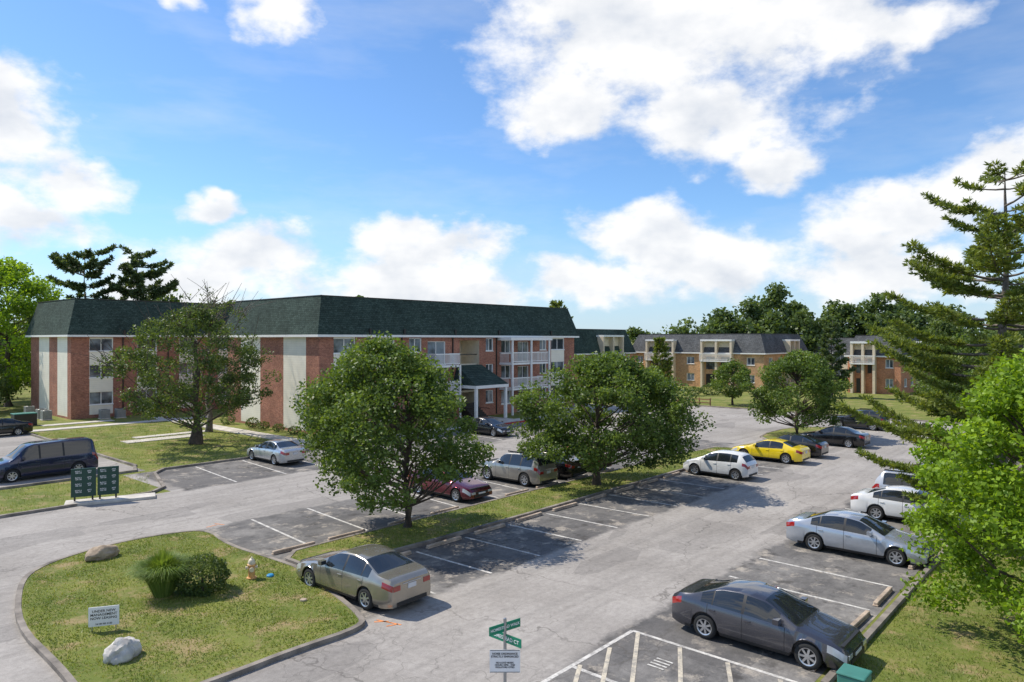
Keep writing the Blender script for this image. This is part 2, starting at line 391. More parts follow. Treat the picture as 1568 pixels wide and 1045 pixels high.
# ------------------------------------------------------------ buildings
def facade(mb,o,d,L,z0,z1,feats,base='brick'):
    nx,ny=d[1],-d[0]
    def P(x,z,out=0): return (o[0]+d[0]*x+nx*out,o[1]+d[1]*x+ny*out,z)
    xs=sorted({0,L,*[f[0] for f in feats],*[f[1] for f in feats]}); zs=sorted({z0,z1,*[f[2] for f in feats],*[f[3] for f in feats]})
    for i in range(len(xs)-1):
        for j in range(len(zs)-1):
            xc=(xs[i]+xs[i+1])/2; zc=(zs[j]+zs[j+1])/2; k=base
            for f in feats:
                if f[0]<xc<f[1] and f[2]<zc<f[3]: k=f[4]
            if k in ('win','recess','door','dwin'): continue
            mb.face([P(xs[i],zs[j]),P(xs[i+1],zs[j]),P(xs[i+1],zs[j+1]),P(xs[i],zs[j+1])],k)
    def tf(x,y,z): return P(x,z,y)
    for f in feats:
        x0,x1,a,b,k=f[:5]
        if k not in ('win','recess','door','dwin'): continue
        dep={'win':.14,'dwin':.14,'recess':1.6,'door':.2}[k] if len(f)<6 else f[5]
        rk={'win':'trim','dwin':'trim','recess':'cream','door':'trim'}[k]; bk={'win':'glass','dwin':'glass','recess':'cream','door':'dark'}[k]
        mb.face([P(x0,a,-dep),P(x1,a,-dep),P(x1,b,-dep),P(x0,b,-dep)],bk)
        mb.face([P(x0,a),P(x1,a),P(x1,a,-dep),P(x0,a,-dep)],rk); mb.face([P(x0,b,-dep),P(x1,b,-dep),P(x1,b),P(x0,b)],rk)
        mb.face([P(x0,a,-dep),P(x0,b,-dep),P(x0,b),P(x0,a)],rk); mb.face([P(x1,a),P(x1,b),P(x1,b,-dep),P(x1,a,-dep)],rk)
        if k in('win','dwin'):
            w=.06
            mb.box(x0,x1,-dep+.003,-dep+.06,a,a+w,'trim',tf); mb.box(x0,x1,-dep+.003,-dep+.06,b-w,b,'trim',tf)
            mb.box(x0,x0+w,-dep+.004,-dep+.05,a+w,b-w,'trim',tf); mb.box(x1-w,x1,-dep+.004,-dep+.05,a+w,b-w,'trim',tf)
            xm=(x0+x1)/2; mb.box(xm-.035,xm+.035,-dep+.004,-dep+.055,a+w,b-w,'trim',tf)
            mb.box(x0-.05,x1+.05,.003,.06,a-.08,a-.002,'trim',tf)
    return tf
def mansard(mb,s0,s1,t0,t1,ze,zt,k='shingle',ov=.45,ins=.55):
    A=[(s0-ov,t0-ov),(s1+ov,t0-ov),(s1+ov,t1+ov),(s0-ov,t1+ov)]
    B=[(s0+ins,t0+ins),(s1-ins,t0+ins),(s1-ins,t1-ins),(s0+ins,t1-ins)]
    for i in range(4):
        j=(i+1)%4
        mb.face([(*A[i],ze),(*A[j],ze),(*B[j],zt),(*B[i],zt)],k)
        mb.face([(*A[i],ze-.2),(*A[j],ze-.2),(*A[j],ze),(*A[i],ze)],'trim')
        C=[(s0-.0,t0-.0),(s1,t0),(s1,t1),(s0,t1)]
        mb.face([(*C[i],ze-.2),(*C[j],ze-.2),(*A[j],ze-.2),(*A[i],ze-.2)],'trim')
    mb.face([(*p,zt) for p in B],'roofflat')
    for i in range(4):
        j=(i+1)%4
        a,b=B[i],B[j]
        x0,x1=min(a[0],b[0])-.05,max(a[0],b[0])+.05; y0,y1=min(a[1],b[1])-.05,max(a[1],b[1])+.05
        mb.box(x0,x1,y0,y1,zt-.02,zt+.06+.002*i,'downpipe')
def wincol(x0,x1,floors,h0=1.3,h1=2.6,panel=True,z1=8.2):
    F=[]
    if panel: F.append((x0,x1,.35,z1,'siding'))
    for z in floors: F.append((x0,x1,z+h0,z+h1,'win'))
    return F
FL=[0.05,2.8,5.5]
def balcony(mb,tf,x0,x1,z,dep=1.5,col=True,k='trim'):
    mb.box(x0,x1,.004,dep,z-.2,z,k,tf)
    mb.box(x0,x1,dep-.06,dep,z+1.03,z+1.13,k,tf); mb.box(x0,x1,dep-.06,dep,z+.10,z+.18,k,tf)
    n=int((x1-x0)/.15)
    for i in range(n+1):
        x=x0+(x1-x0-.05)*i/n; mb.box(x,x+.05,dep-.045,dep-.015,z+.18,z+1.03,k,tf)
    for xx in (x0,x1-.06):
        mb.box(xx,xx+.06,.01,dep-.06,z+1.05,z+1.13,k,tf)
        for i in range(8): mb.box(xx+.01,xx+.04,.1+i*.17,.13+i*.17,z,z+1.05,k,tf)
def downpipe(mb,tf,x,z1=8.2):
    mb.box(x-.05,x+.05,.01,.11,.1,z1,'downpipe',tf); mb.box(x-.09,x+.09,.40,.50,z1+.25,z1+.75,'downpipe',tf)
def main_building():
    e=empty('apartment_building',rz=TH)
    s0,s1,t0,t1=33.4,69.0,51.0,66.8; ZW=8.2
    mb=MB()
    F=[]
    F+=wincol(1.4,3.6,FL); F+=wincol(5.9,7.95,FL); F+=wincol(9.7,11.2,FL,panel=False)
    F+=[(12.0,14.3,z+.05,z+2.3,'dwin') for z in FL]
    F+=[(16.3,19.1,.3,7.9,'recess',2.6)]
    F+=wincol(20.1,21.2,FL,panel=False)
    F+=[(22.5,24.0,z+1.0,z+2.4,'win') for z in FL]; F+=[(25.2,27.0,z+.05,z+2.25,'dwin') for z in FL]
    F+=wincol(29.0,30.2,FL,panel=False)
    F+=wincol(31.1,33.6,FL)
    tf=facade(mb,(s0,t0),(1,0),s1-s0,0,ZW,F)
    M1=s1-s0; D=t1-t0
    G=[(D-5.6,D-2.0,0.2,ZW,'siding'),(D-13.2,D-9.6,.2,ZW,'siding')]
    facade(mb,(s0,t1),(0,-1),D,0,ZW,G)
    facade(mb,(s1,t0),(0,1),D,0,ZW,wincol(3,5,FL)+wincol(9,11,FL)); facade(mb,(s1,t1),(-1,0),M1,0,ZW,[])
    mb.obj('walls',e)
    mb=MB(); mansard(mb,s0,s1,t0,t1,8.4,11.7); mb.obj('mansard_roof',e)
    mb=MB()
    for z in FL[1:]:
        balcony(mb,tf,11.7,14.9,z,1.5); balcony(mb,tf,22.2,28.6,z,1.7)
    for x in (22.2,25.3,28.42): mb.box(x,x+.18,1.72,1.88,0,7.9,'trim',tf)
    for x in (11.7,14.75): mb.box(x,x+.14,1.52,1.66,0,5.5,'trim',tf)
    mb.box(21.9,28.9,.01,1.95,7.9,8.18,'trim',tf)
    mb.obj('balconies',e)
    mb=MB()
    for x in (4.9,8.8,15.3,21.7,30.6): downpipe(mb,tf,x)
    mb.obj('downpipes',e)
    mb=MB()
    for z in (2.8,5.5): mb.box(16.32,19.08,-2.58,-.3,z-.2,z,'cream',tf); mb.box(16.32,19.08,-.36,-.3,z+.9,z+1.0,'downpipe',tf)
    for i in range(9):
        mb.box(16.7,18.7,-.4+.26*(8-i)-.0,-.14+.26*(8-i),0.02,.10+.17*i,'downpipe',tf)
    for x in (16.75,18.6): mb.box(x,x+.04,.1,2.0,1.0,1.05,'downpipe',tf)
    mb.obj('entrance_stairs',e)
    mb=MB()
    X0,X1=15.3,20.0
    def q(pts): mb.face([tf(*p) for p in pts],'shingle')
    q([(X0,3.3,3.5),(X1,3.3,3.5),(X1-.6,.02,5.4),(X0+.6,.02,5.4)]); q([(X0,.02,3.5),(X0,3.3,3.5),(X0+.6,.02,5.4)]); q([(X1,3.3,3.5),(X1,.02,3.5),(X1-.6,.02,5.4)])
    mb.box(X0,X1,.02,3.3,3.2,3.495,'trim',tf)
    for x in (X0+.1,X1-.35): mb.box(x,x+.25,2.95,3.2,.05,3.19,'trim',tf)
    mb.obj('entrance_portico',e)
main_building()
def left_building():
    e=empty('apartment_building',rz=TH)
    s0,s1,t0,t1=23.5,52.0,79.4,92.8; ZW=8.25
    mb=MB(); D=t1-t0; L=s1-s0
    F=wincol(1.65,3.85,FL)+wincol(6.2,8.2,FL)+wincol(10.6,12.6,FL)+wincol(15,17,FL)
    tf=facade(mb,(s0,t0),(1,0),L,0,ZW,F)
    facade(mb,(s0,t1),(0,-1),D,0,ZW,[(D-4.2,D-1.1,.2,ZW,'siding'),(D-10.4,D-6.9,.2,ZW,'siding')])
    facade(mb,(s1,t0),(0,1),D,0,ZW,[]); facade(mb,(s1,t1),(-1,0),L,0,ZW,[])
    mb.obj('walls',e)
    mb=MB(); mansard(mb,s0,s1,t0,t1,8.45,12.1); mb.obj('mansard_roof',e)
    mb=MB()
    for x in (4.8,9.4,14): downpipe(mb,tf,x)
    mb.obj('downpipes',e)
left_building()
def low_building(s0,s1,t0,t1,br,roof,ftf=(),sidef=(),top=8.9,eave=5.6,dorm_f=(),dorm_s=()):
    e=empty('apartment_building',rz=TH); D=t1-t0; L=s1-s0
    fl=[.05,2.85]; mb=MB()
    def cols(c):
        F=[]
        for x0,x1 in c: F+=[(x0,x1,z+1.0,z+2.2,'win') for z in fl]
        return F
    tff=facade(mb,(s0,t0),(1,0),L,0,eave,cols(ftf),br)
    tfs=facade(mb,(s0,t1),(0,-1),D,0,eave,cols([(D-b,D-a) for a,b in sidef]),br)
    facade(mb,(s1,t0),(0,1),D,0,eave,[],br); facade(mb,(s1,t1),(-1,0),L,0,eave,[],br)
    mb.obj('walls',e)
    mb=MB(); mansard(mb,s0,s1,t0,t1,eave+.2,top,roof,.4,.9); mb.obj('mansard_roof',e)
    mb=MB()
    for tf,ds in ((tff,dorm_f),(tfs,[(D-b,D-a) for a,b in dorm_s])):
        for x0,x1 in ds:
            w=.35
            mb.box(x0,x1,-.6,.9,top-1.2,top-.9,'trim',tf)
            for z in (0,):
                mb.box(x0,x0+w,-.3,.85,.0,top-1.2,'siding2',tf); mb.box(x1-w,x1,-.3,.85,.0,top-1.2,'siding2',tf)
            xm=(x0+x1)/2; mb.box(xm-w/2,xm+w/2,-.3,.85,0,top-1.2,'siding2',tf)
            mb.box(x0+w,x1-w,.004,.02,5.2,top-1.2,'cream',tf)
            mb.box(x0+w+.3,xm-.5,.03,.05,3.0,5.1,'glass',tf); mb.box(xm+.5,x1-w-.3,.03,.05,3.0,5.1,'dark',tf)
            mb.box(x0+w+.3,xm-.5,.03,.05,.1,2.2,'dark',tf)
            balcony(mb,tf,x0+.01,x1-.01,4.5,1.1); 
    mb.obj('balcony_dormers',e)
def inv(X,Y): return X*CA+Y*SA, -X*SA+Y*CA
cs,ct=inv(40,112)
low_building(cs,cs+19,ct,ct+24.3,'brick2','shingle2',ftf=[(2,3.5),(6,7.5),(15,16.5)],sidef=[(1.5,2.8),(12,13.4),(22,23.3)],dorm_f=[(9,13.5)],dorm_s=[(5.0,10.5),(15.5,21)])
bs,bt=inv(9.6,108)
low_building(bs-10,bs+16.6,bt,bt+14,'brick3','shingle',ftf=[(12,13.5),(24,25.4)],sidef=[(3,5)],top=9.6,dorm_f=[(16.5,22.5)])
ds,dt=inv(56,101.6)
low_building(ds,ds+24,dt,dt+7.2,'brick3','shingle2',ftf=[(2,3.5),(6,7.5),(14,15.5),(20,21.5)],sidef=[(1,2)],top=8.6,eave=5.4,dorm_f=[(9,13)],dorm_s=[(3.2,6.6)])
low_building(*[inv(66,135)[0],inv(66,135)[0]+9,inv(66,135)[1],inv(66,135)[1]+8],'cream','shingle2',ftf=[(2,4)],sidef=[(2,4)],top=8.3,eave=5.2)

# ------------------------------------------------------------ vehicles
wheel=MB()
wheel.lathe([(.20,-.10),(.285,-.10),(.315,-.075),(.325,-.03),(.325,.03),(.315,.075),(.285,.10),(.215,.10)],'tyre',28,'y')
wheel.lathe([(.215,.10),(.19,.085),(.185,.03)],'rim',28,'y'); wheel.lathe([(.19,.035),(.05,.04),(.001,.04)],'trimb',28,'y')
wheel.lathe([(.2,-.09),(.001,-.09)],'trimb',16,'y')
for i in range(7):
    a=2*math.pi*i/7
    def tfw(x,y,z,a=a): return (x*math.cos(a)-z*math.sin(a),y,x*math.sin(a)+z*math.cos(a))
    wheel.box(.03,.2,.055,.085,-.026,.026,'rim',tfw)
wheel.lathe([(.055,.05),(.055,.09),(.001,.092)],'rim',12,'y')
wo=wheel.obj('wheel_tmp',smooth=40); wheel_me=wo.data; bpy.data.objects.remove(wo); wheel_me.name='wheel'
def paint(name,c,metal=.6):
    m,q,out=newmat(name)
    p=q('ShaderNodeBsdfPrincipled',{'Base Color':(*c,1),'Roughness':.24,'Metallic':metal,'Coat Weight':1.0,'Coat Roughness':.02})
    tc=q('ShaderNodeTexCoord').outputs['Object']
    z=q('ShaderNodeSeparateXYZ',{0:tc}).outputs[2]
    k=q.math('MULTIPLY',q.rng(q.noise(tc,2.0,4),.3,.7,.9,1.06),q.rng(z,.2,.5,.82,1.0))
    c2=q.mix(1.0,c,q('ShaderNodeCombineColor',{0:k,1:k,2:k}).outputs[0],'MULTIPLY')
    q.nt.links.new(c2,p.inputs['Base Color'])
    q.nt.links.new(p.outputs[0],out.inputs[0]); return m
KINDS={
 'sedan':dict(L=4.8,W=1.83,top=[(0,.52),(.06,.66),(.3,.77),(1.0,.91),(1.3,.96),(2.15,1.38),(2.5,1.44),(2.95,1.46),(3.4,1.41),(4.12,1.12),(4.3,1.09),(4.68,1.05),(4.8,.92)],
   belt=[(0,.52),(.3,.70),(1.2,.88),(2,.93),(3.9,.98),(4.5,.98),(4.8,.88)],ws=(1.32,2.2),rg=(3.42,4.12),side=[(1.75,2.62),(2.70,3.5),(3.54,3.85)],doors=(1.55,2.66,3.62),wb=(.93,3.72),wr=.325,win=.95),
 'compact':dict(L=4.6,W=1.78,top=[(0,.52),(.06,.66),(.3,.77),(.95,.90),(1.15,.95),(2.0,1.36),(2.35,1.41),(2.75,1.43),(3.2,1.39),(4.05,1.10),(4.2,1.07),(4.5,1.03),(4.6,.88)],
   belt=[(0,.52),(.3,.70),(1.1,.87),(2,.91),(3.8,.98),(4.3,.98),(4.6,.84)],ws=(1.17,2.05),rg=(3.35,3.98),side=[(1.6,2.5),(2.58,3.35),(3.39,3.7)],doors=(1.45,2.54,3.5),wb=(.9,3.58),wr=.325,win=.95),
 'suv':dict(L=4.65,W=1.86,top=[(0,.68),(.06,.90),(.25,1.0),(1.15,1.09),(1.4,1.14),(1.95,1.60),(2.2,1.68),(3,1.74),(4.0,1.72),(4.28,1.68),(4.55,1.2),(4.62,1.05),(4.65,.85)],
   belt=[(0,.68),(.25,.93),(1.2,1.03),(3.9,1.10),(4.5,1.10),(4.65,.85)],ws=(1.42,2.0),rg=(4.3,4.54),side=[(1.75,2.5),(2.58,3.3),(3.4,4.15)],doors=(1.55,2.54,3.4),wb=(.88,3.66),wr=.37,win=.95),
 'hatch':dict(L=4.0,W=1.7,top=[(0,.55),(.06,.70),(.25,.82),(.8,.97),(.95,1.02),(1.7,1.42),(2.05,1.5),(2.7,1.52),(3.35,1.47),(3.6,1.42),(3.88,1.05),(3.97,.98),(4.0,.8)],
   belt=[(0,.55),(.25,.76),(1,.93),(3.5,1.02),(3.85,1.0),(4.0,.8)],ws=(.97,1.75),rg=(3.62,3.87),side=[(1.4,2.15),(2.23,2.95),(3.0,3.4)],doors=(1.2,2.19,3.05),wb=(.8,3.3),wr=.32,win=.93),
 'van':dict(L=5.4,W=1.95,top=[(0,.7),(.06,.95),(.25,1.05),(.9,1.2),(1.05,1.26),(1.75,1.92),(2.1,2.03),(3.5,2.07),(5.0,2.04),(5.2,1.97),(5.34,1.3),(5.38,1.1),(5.4,.8)],
   belt=[(0,.7),(.25,.98),(1.0,1.15),(5.2,1.22),(5.4,.8)],ws=(1.07,1.8),rg=(5.2,5.33),side=[(1.5,2.3),(2.4,3.5),(3.6,5.05)],doors=(1.3,2.35,3.55),wb=(1.0,4.3),wr=.36,win=.97),
 'coupe':dict(L=4.7,W=1.83,top=[(0,.52),(.05,.68),(.3,.78),(1.0,.92),(1.25,.96),(2.1,1.36),(2.45,1.42),(2.85,1.43),(3.35,1.37),(4.1,1.09),(4.35,1.06),(4.6,1.04),(4.7,.88)],
   belt=[(0,.52),(.3,.70),(1.1,.86),(2,.89),(3.9,.96),(4.4,.97),(4.7,.84)],ws=(1.27,2.15),rg=(3.42,4.08),side=[(1.7,2.6),(2.68,3.5)],doors=(1.5,2.64,3.6),wb=(.93,3.72),wr=.335,win=.95)}
def car(name,kind,col,s,t,ang,metal=.6):
    K=KINDS[kind]; L=K['L']; w0=K['W']/2
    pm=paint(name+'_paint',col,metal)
    e=empty(name,W(s,t,.006),ang)
    fx=np.linspace(-.3,L+.3,700)
    def smooth(pts,sig):
        y=np.interp(fx,[p[0] for p in pts],[p[1] for p in pts]); d=fx[1]-fx[0]; n=int(3*sig/d); kx=np.arange(-n,n+1)*d
        k=np.exp(-kx**2/2/sig**2); k/=k.sum(); return np.convolve(np.pad(y,n,'edge'),k,'valid')
    ZT=smooth(K['top'],.07); ZB=smooth(K['belt'],.06)
    zt=lambda x: float(np.interp(x,fx,ZT)); zb=lambda x: float(np.interp(x,fx,ZB))
    wc=K['wr']; ra=wc+.05
    def wx(x):
        a=min(x,L-x); f=1.0
        if a<.7: f-=.17*(1-a/.7)**2.4
        return w0*f
    def zs(x):
        z=.21
        a=min(x,L-x)
        if a<.3: z+=.05*(1-a/.3)
        for c in K['wb']:
            if abs(x-c)<ra: z=max(z,wc+math.sqrt(ra*ra-(x-c)**2))
        return z
    keys={0,L,.03,.08,.15,L-.03,L-.08,L-.15}
    for a,b in [K['ws'],K['rg']]+K['side']: keys|={a,b}
    for d in K['doors']: keys|={d-.008,d+.008}
    for c in K['wb']:
        for i in range(13): keys.add(c+ra*math.cos(math.pi*i/12)*.9999)
    X=sorted(keys|set(np.linspace(0,L,42).tolist())); X=[x for i,x in enumerate(X) if i==0 or x-X[i-1]>.004]
    def ring(x):
        w=wx(x); T=zt(x); B=min(zb(x),T-.035); g=max(0,min(1,(T-B-.06)/.38)); s0=zs(x)
        z3=max(B-.17,s0+.05); z2=max(min(.50,B-.25),s0+.04); z2=min(z2,z3-.005); z1=min(max(s0+.02,.30),z2-.01) if s0<.28 else s0+.015
        z1=min(z1,z2-.004)
        y5=w*(.88-.20*g)*(K['win']/.95); 
        z5=B+(T-B)*(.86 if g>.05 else .6)
        return [(w*.95,s0),(w*.985,z1),(w*1.0,z2),(w*.985,z3),(w*.95,B),(y5,z5),(y5*.93,T-.012-.022*g),(y5*.55,T-.004-.006*g),(0,T)]
    mb=MB(); rings=[ring(x) for x in X]; hl=L/2
    for i in range(len(X)-1):
        xm=(X[i]+X[i+1])/2; r0,r1=rings[i],rings[i+1]
        for j in range(8):
            k=pm
            if j==0: k='trimb' if .45<xm<L-.45 else pm
            if j in(1,2,3) and any(abs(xm-d)<.009 for d in K['doors']): k='trimb'
            if j==4:
                if any(a<xm<b for a,b in K['side']): k='carglass'
                elif K['side'][0][0]<xm<K['side'][-1][1]: k='trimb'
            if j>=6 and (K['ws'][0]<xm<K['ws'][1] or K['rg'][0]<xm<K['rg'][1]): k='carglass'
            if kind in('suv','van','hatch'):
                if j==5 and K['rg'][0]<xm<K['rg'][1]: k='carglass'
            if j==3 and xm>L-.32: k='lightr'
            if j==3 and .05<xm<.45: k='lightw'
            for sg in (1,-1):
                P=[(hl-X[i],sg*r0[j][0],r0[j][1]),(hl-X[i+1],sg*r1[j][0],r1[j][1]),(hl-X[i+1],sg*r1[j+1][0],r1[j+1][1]),(hl-X[i],sg*r0[j+1][0],r0[j+1][1])]
                if sg<0: P=P[::-1]
                mb.face(P,k)
    for x,r,sg in ((hl,rings[0],1),(-hl,rings[-1],-1)):
        for j in range(8):
            mb.face([(x,r[j][0],r[j][1]),(x,r[j+1][0],r[j+1][1]),(x,-r[j+1][0],r[j+1][1]),(x,-r[j][0],r[j][1])],pm)
    mb.obj('body',e,smooth=32)
    mb=MB(); wi=w0-.26
    mb.box(-hl+.12,hl-.12,-wi,wi,.20,.72,'trimb'); 
    for c in K['wb']: mb.box(hl-c-ra-.02,hl-c+ra+.02,-w0+.09,w0-.09,.45,zb(c)-.14,'trimb')
    w=w0*.80; zf=zt(.04)
    mb.box(hl-.02,hl+.015,-w*.55,w*.55,zf-.17,zf-.06,'trimb'); mb.box(hl-.02,hl+.02,-w*.7,w*.7,.28,.40,'trimb')
    for sg in(1,-1): mb.box(hl-.05,hl+.012,*sorted((sg*w*.6,sg*w*.98)),zf-.17,zf-.06,'lightw')
    mb.box(hl-.01,hl+.03,-.24,.24,.42,.50,'plate')
    zr=min(zt(L-.06),1.02)
    mb.box(-hl-.018,-hl+.02,-w*.8,w*.8,.27,.38,'trimb')
    for sg in(1,-1): mb.box(-hl-.015,-hl+.04,*sorted((sg*w*.62,sg*w*.985)),zr-.27,zr-.12,'lightr')
    mb.box(-hl-.02,-hl+.01,-.16,.16,zr-.29,zr-.15,'plate')
    mb.box(-hl-.022,-hl+.01,-.35,.35,zr-.125,zr-.10,'rim')
    for d in K['doors'][1:]:
        for sg in(1,-1):
            x=hl-d+.14; y=wx(d)*.985; z=zb(d)-.14
            mb.box(x-.09,x+.09,*sorted((sg*(y-.01),sg*(y+.022))),z-.018,z+.018,pm)
    if kind=='suv':
        for sg in(1,-1): mb.box(-hl+.5,hl-2.2,*sorted((sg*w0*.60,sg*w0*.64)),zt(3)-.02,zt(3)+.05,'trimb')
    mb.obj('trim_and_lamps',e,bevel=.006)
    mb=MB()
    xm=hl-(K['ws'][0]+.42); zm=zb(K['ws'][0]+.4)+.07
    for sg in(1,-1):
        mb.box(xm-.09,xm+.06,*sorted((sg*(w0*.95),sg*(w0+.16))),zm-.01,zm+.12,pm)
        mb.box(xm-.095,xm-.09,*sorted((sg*(w0*.98),sg*(w0+.15))),zm,zm+.11,'carglass')
    mb.obj('wing_mirrors',e,bevel=.03)
    for c in K['wb']:
        for sg in(1,-1):
            o=bpy.data.objects.new('wheel',wheel_me); link(o,e); sc_=K['wr']/.325
            o.scale=(sc_,1,sc_); o.location=(hl-c,sg*(w0-.115),K['wr']); o.rotation_euler=(0,0 ,0 if sg>0 else math.pi)
    return e
B=TH+math.pi/2; Bn=TH-math.pi/2
car('parked_car','sedan',(.34,.31,.26),13.55,18.4,B+R(2))
car('parked_car','compact',(.085,.085,.10),18.35,7.35,Bn)
car('parked_car','sedan',(.40,.43,.48),28.4,7.8,Bn,.5)
car('parked_car','hatch',(.76,.76,.75),39.1,18.3,B,.0)
car('parked_car','coupe',(.82,.60,.01),46.4,18.2,B,.0)
car('parked_car','compact',(.02,.02,.022),49.6,18.0,B)
car('parked_car','sedan',(.018,.018,.02),56.2,17.2,B)
car('parked_suv','suv',(.04,.042,.05),68.0,18.6,B)
car('parked_suv','suv',(.37,.35,.31),30.0,26.2,B)
car('parked_car','sedan',(.025,.022,.022),32.7,26.2,B)
car('parked_car','compact',(.18,.012,.015),35.6,26.3,B)
car('parked_car','sedan',(.15,.012,.025),25.0,26.5,Bn)
car('parked_car','sedan',(.50,.52,.54),24.4,42.3,B)
car('parked_car','compact',(.02,.02,.022),43.2,40.9,Bn)
car('parked_van','van',(.012,.018,.06),12.7,47.9,TH+math.pi,.4)
car('parked_car','sedan',(.02,.02,.022),15.4,70.5,TH+math.pi)
car('parked_car','sedan',(.70,.70,.70),34.9,7.3,Bn,.0)
car('parked_suv','suv',(.50,.51,.53),37.7,7.2,Bn,.3)
car('parked_car','compact',(.10,.01,.012),40.5,7.5,Bn)
car('parked_car','compact',(.45,.47,.5),43.3,7.5,Bn)

# ------------------------------------------------------------ vegetation
def tube(pts,rad,n=6):
    pts=np.array(pts,float); k=len(pts); V=[];F=[]
    for i in range(k):
        d=pts[min(i+1,k-1)]-pts[max(i-1,0)]; d/=np.linalg.norm(d)+1e-9
        u=np.cross(d,[0,0,1.0]); 
        if np.linalg.norm(u)<.05: u=np.array([1.0,0,0])
        u/=np.linalg.norm(u); v=np.cross(d,u)
        a=np.arange(n)*2*np.pi/n
        V.append(pts[i]+rad[i]*(np.cos(a)[:,None]*u+np.sin(a)[:,None]*v))
    for i in range(k-1):
        for j in range(n): F.append((i*n+j,i*n+(j+1)%n,(i+1)*n+(j+1)%n,(i+1)*n+j))
    return np.concatenate(V),np.array(F)
class TB:
    def __init__(s,seed): s.V=[];s.F=[];s.M=[];s.T=[];s.n=0;s.r=np.random.default_rng(seed)
    def add(s,V,F,m,t):
        s.V.append(V); s.F.append(F+s.n); s.n+=len(V); s.M.append(np.full(len(F),m)); s.T.append(np.broadcast_to(t,(len(F),)))
    def tube(s,pts,rad,n=6): V,F=tube(pts,rad,n); s.add(V,F,0,.5)
    def leaves(s,C,size,tone,asp=.6,up=.0,m=1,dirs=None):
        r=s.r; n=len(C)
        if dirs is None: u=r.normal(size=(n,3)); u[:,2]*=.7
        else: u=dirs
        u/=np.linalg.norm(u,axis=1,keepdims=True)+1e-9
        w=r.normal(size=(n,3)); w[:,2]*=(1-up)
        v=np.cross(u,w); v/=np.linalg.norm(v,axis=1,keepdims=True)+1e-9
        L=(size*r.uniform(.65,1.3,n))[:,None]
        V=np.stack([C-u*L*.5,C+v*L*asp*.5,C+u*L*.5,C-v*L*asp*.5],1).reshape(-1,3)
        s.add(V,np.arange(4*n).reshape(-1,4),m,tone)
    def obj(s,name,mats): return quadmesh(name,np.concatenate(s.V),np.concatenate(s.F),mats,np.concatenate(s.M),np.concatenate(s.T))
def broadleaf(name,x,y,H,Rc,cb,tr,ncl,lpc,ls,seed,mat='leaf',bark='bark',rc=.75,bare=0,ox=0,oy=0,peak=.35,lean=0,builder=None,low=.75,trunk=True,tw=.016,be=2,tilt=.12):
    b=builder or TB(seed); r=b.r
    base=np.array([x,y,0.0])
    tz=cb+(H-cb)*.7
    if trunk:
        pts=[base+np.array([lean*h+.10*math.sin(h*1.7+seed)*min(1,h),.08*math.cos(h*1.3+seed)*min(1,h),h]) for h in np.linspace(0,tz,8)]
        b.tube(pts,[tr*(1.35 if i==0 else 1)*(1-.8*i/8)+.01 for i in range(8)],9)
    ph=r.uniform(0,6.28,4)
    for c in range(ncl):
        h=r.uniform(0,1)**.85; az=r.uniform(0,2*math.pi)
        pr=(low+(1-low)*h/peak) if h<peak else math.sqrt(max(0.02,1-((h-peak)/(1-peak))**2))
        rr=Rc*pr*(1+.10*math.sin(2*az+ph[0])+.09*math.sin(3*az+ph[1]+h*4)+.07*math.sin(7*az+ph[2]))
        rho=max(0,(rr-rc*.6))*(r.uniform(.25,1)**.5)
        cz=cb+rc*.4+(H-cb-rc*.9)*h
        C=base+np.array([ox*h**.5+rho*math.cos(az),oy*h**.5+rho*math.sin(az),cz])
        R0=rc*r.uniform(.6,1.25); n=int(lpc*r.uniform(.6,1.3))
        d=r.normal(size=(n,3)); d/=np.linalg.norm(d,axis=1,keepdims=True)
        P=C+d*(R0*r.uniform(.25,1.2,n)**.65)[:,None]*np.array([1,1,.75])
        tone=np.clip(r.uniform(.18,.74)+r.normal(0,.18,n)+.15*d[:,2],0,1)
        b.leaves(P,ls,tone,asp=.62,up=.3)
        if trunk and c%be==0:
            az_=min(tz*.95,max(cb*.75,cz-rho*.6-.3)); A=base+np.array([lean*az_,0,az_])
            mid=A*.45+C*.55+np.array([0,0,-tilt*rho+.1])+r.normal(0,.15,3)
            b.tube([A,mid,C],[.035+.012*Rc*.5,.035,.012],5)
        if bare and r.uniform()<bare:
            dd=np.array([math.cos(az),math.sin(az),r.uniform(.5,2.0)]); dd/=np.linalg.norm(dd)
            for q_ in range(4):
                d2=dd+r.normal(0,.4,3); e_=C+d2*r.uniform(.8,2.0)
                b.tube([C,(C+e_)/2+r.normal(0,.08,3),e_],[tw,tw*.6,tw*.4],3)
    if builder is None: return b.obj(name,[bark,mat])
broadleaf('pear_tree',-4.4,29.7,8.1,4.15,1.25,.17,215,225,.15,1,ox=-1.3,low=.82,peak=.28,rc=.68,be=4)
broadleaf('pear_tree',4.6,38.4,7.2,4.9,1.3,.2,215,225,.165,2,ox=.8,low=.85,peak=.35,rc=.7,be=4)
broadleaf('pear_tree',23.3,57.6,7.0,4.3,1.1,.18,125,180,.21,3,low=.85)
broadleaf('pear_tree',26.9,86,5.4,3.0,1.0,.12,50,120,.26,4)
broadleaf('maple_tree',-24.2,54,10.6,6.0,1.5,.42,150,180,.19,5,mat='leafd',bare=.4,rc=.85,low=.75,tw=.03,ox=-.6,peak=.3,be=5)
broadleaf('maple_tree',-26.2,61,12.6,4.8,3,.25,36,42,.2,6,mat='leafd',bark='barkg',bare=1.0,rc=.9,tw=.035,be=1,tilt=.0)
broadleaf('sweetgum_tree',13.9,17.6,7.9,3.7,.5,.22,205,290,.135,7,mat='leafb',rc=.6,low=.97,peak=.3,be=3)
broadleaf('oak_tree',-60,84,17.5,7.5,2,.4,120,170,.38,8,mat='leafb',rc=1.4,be=4)
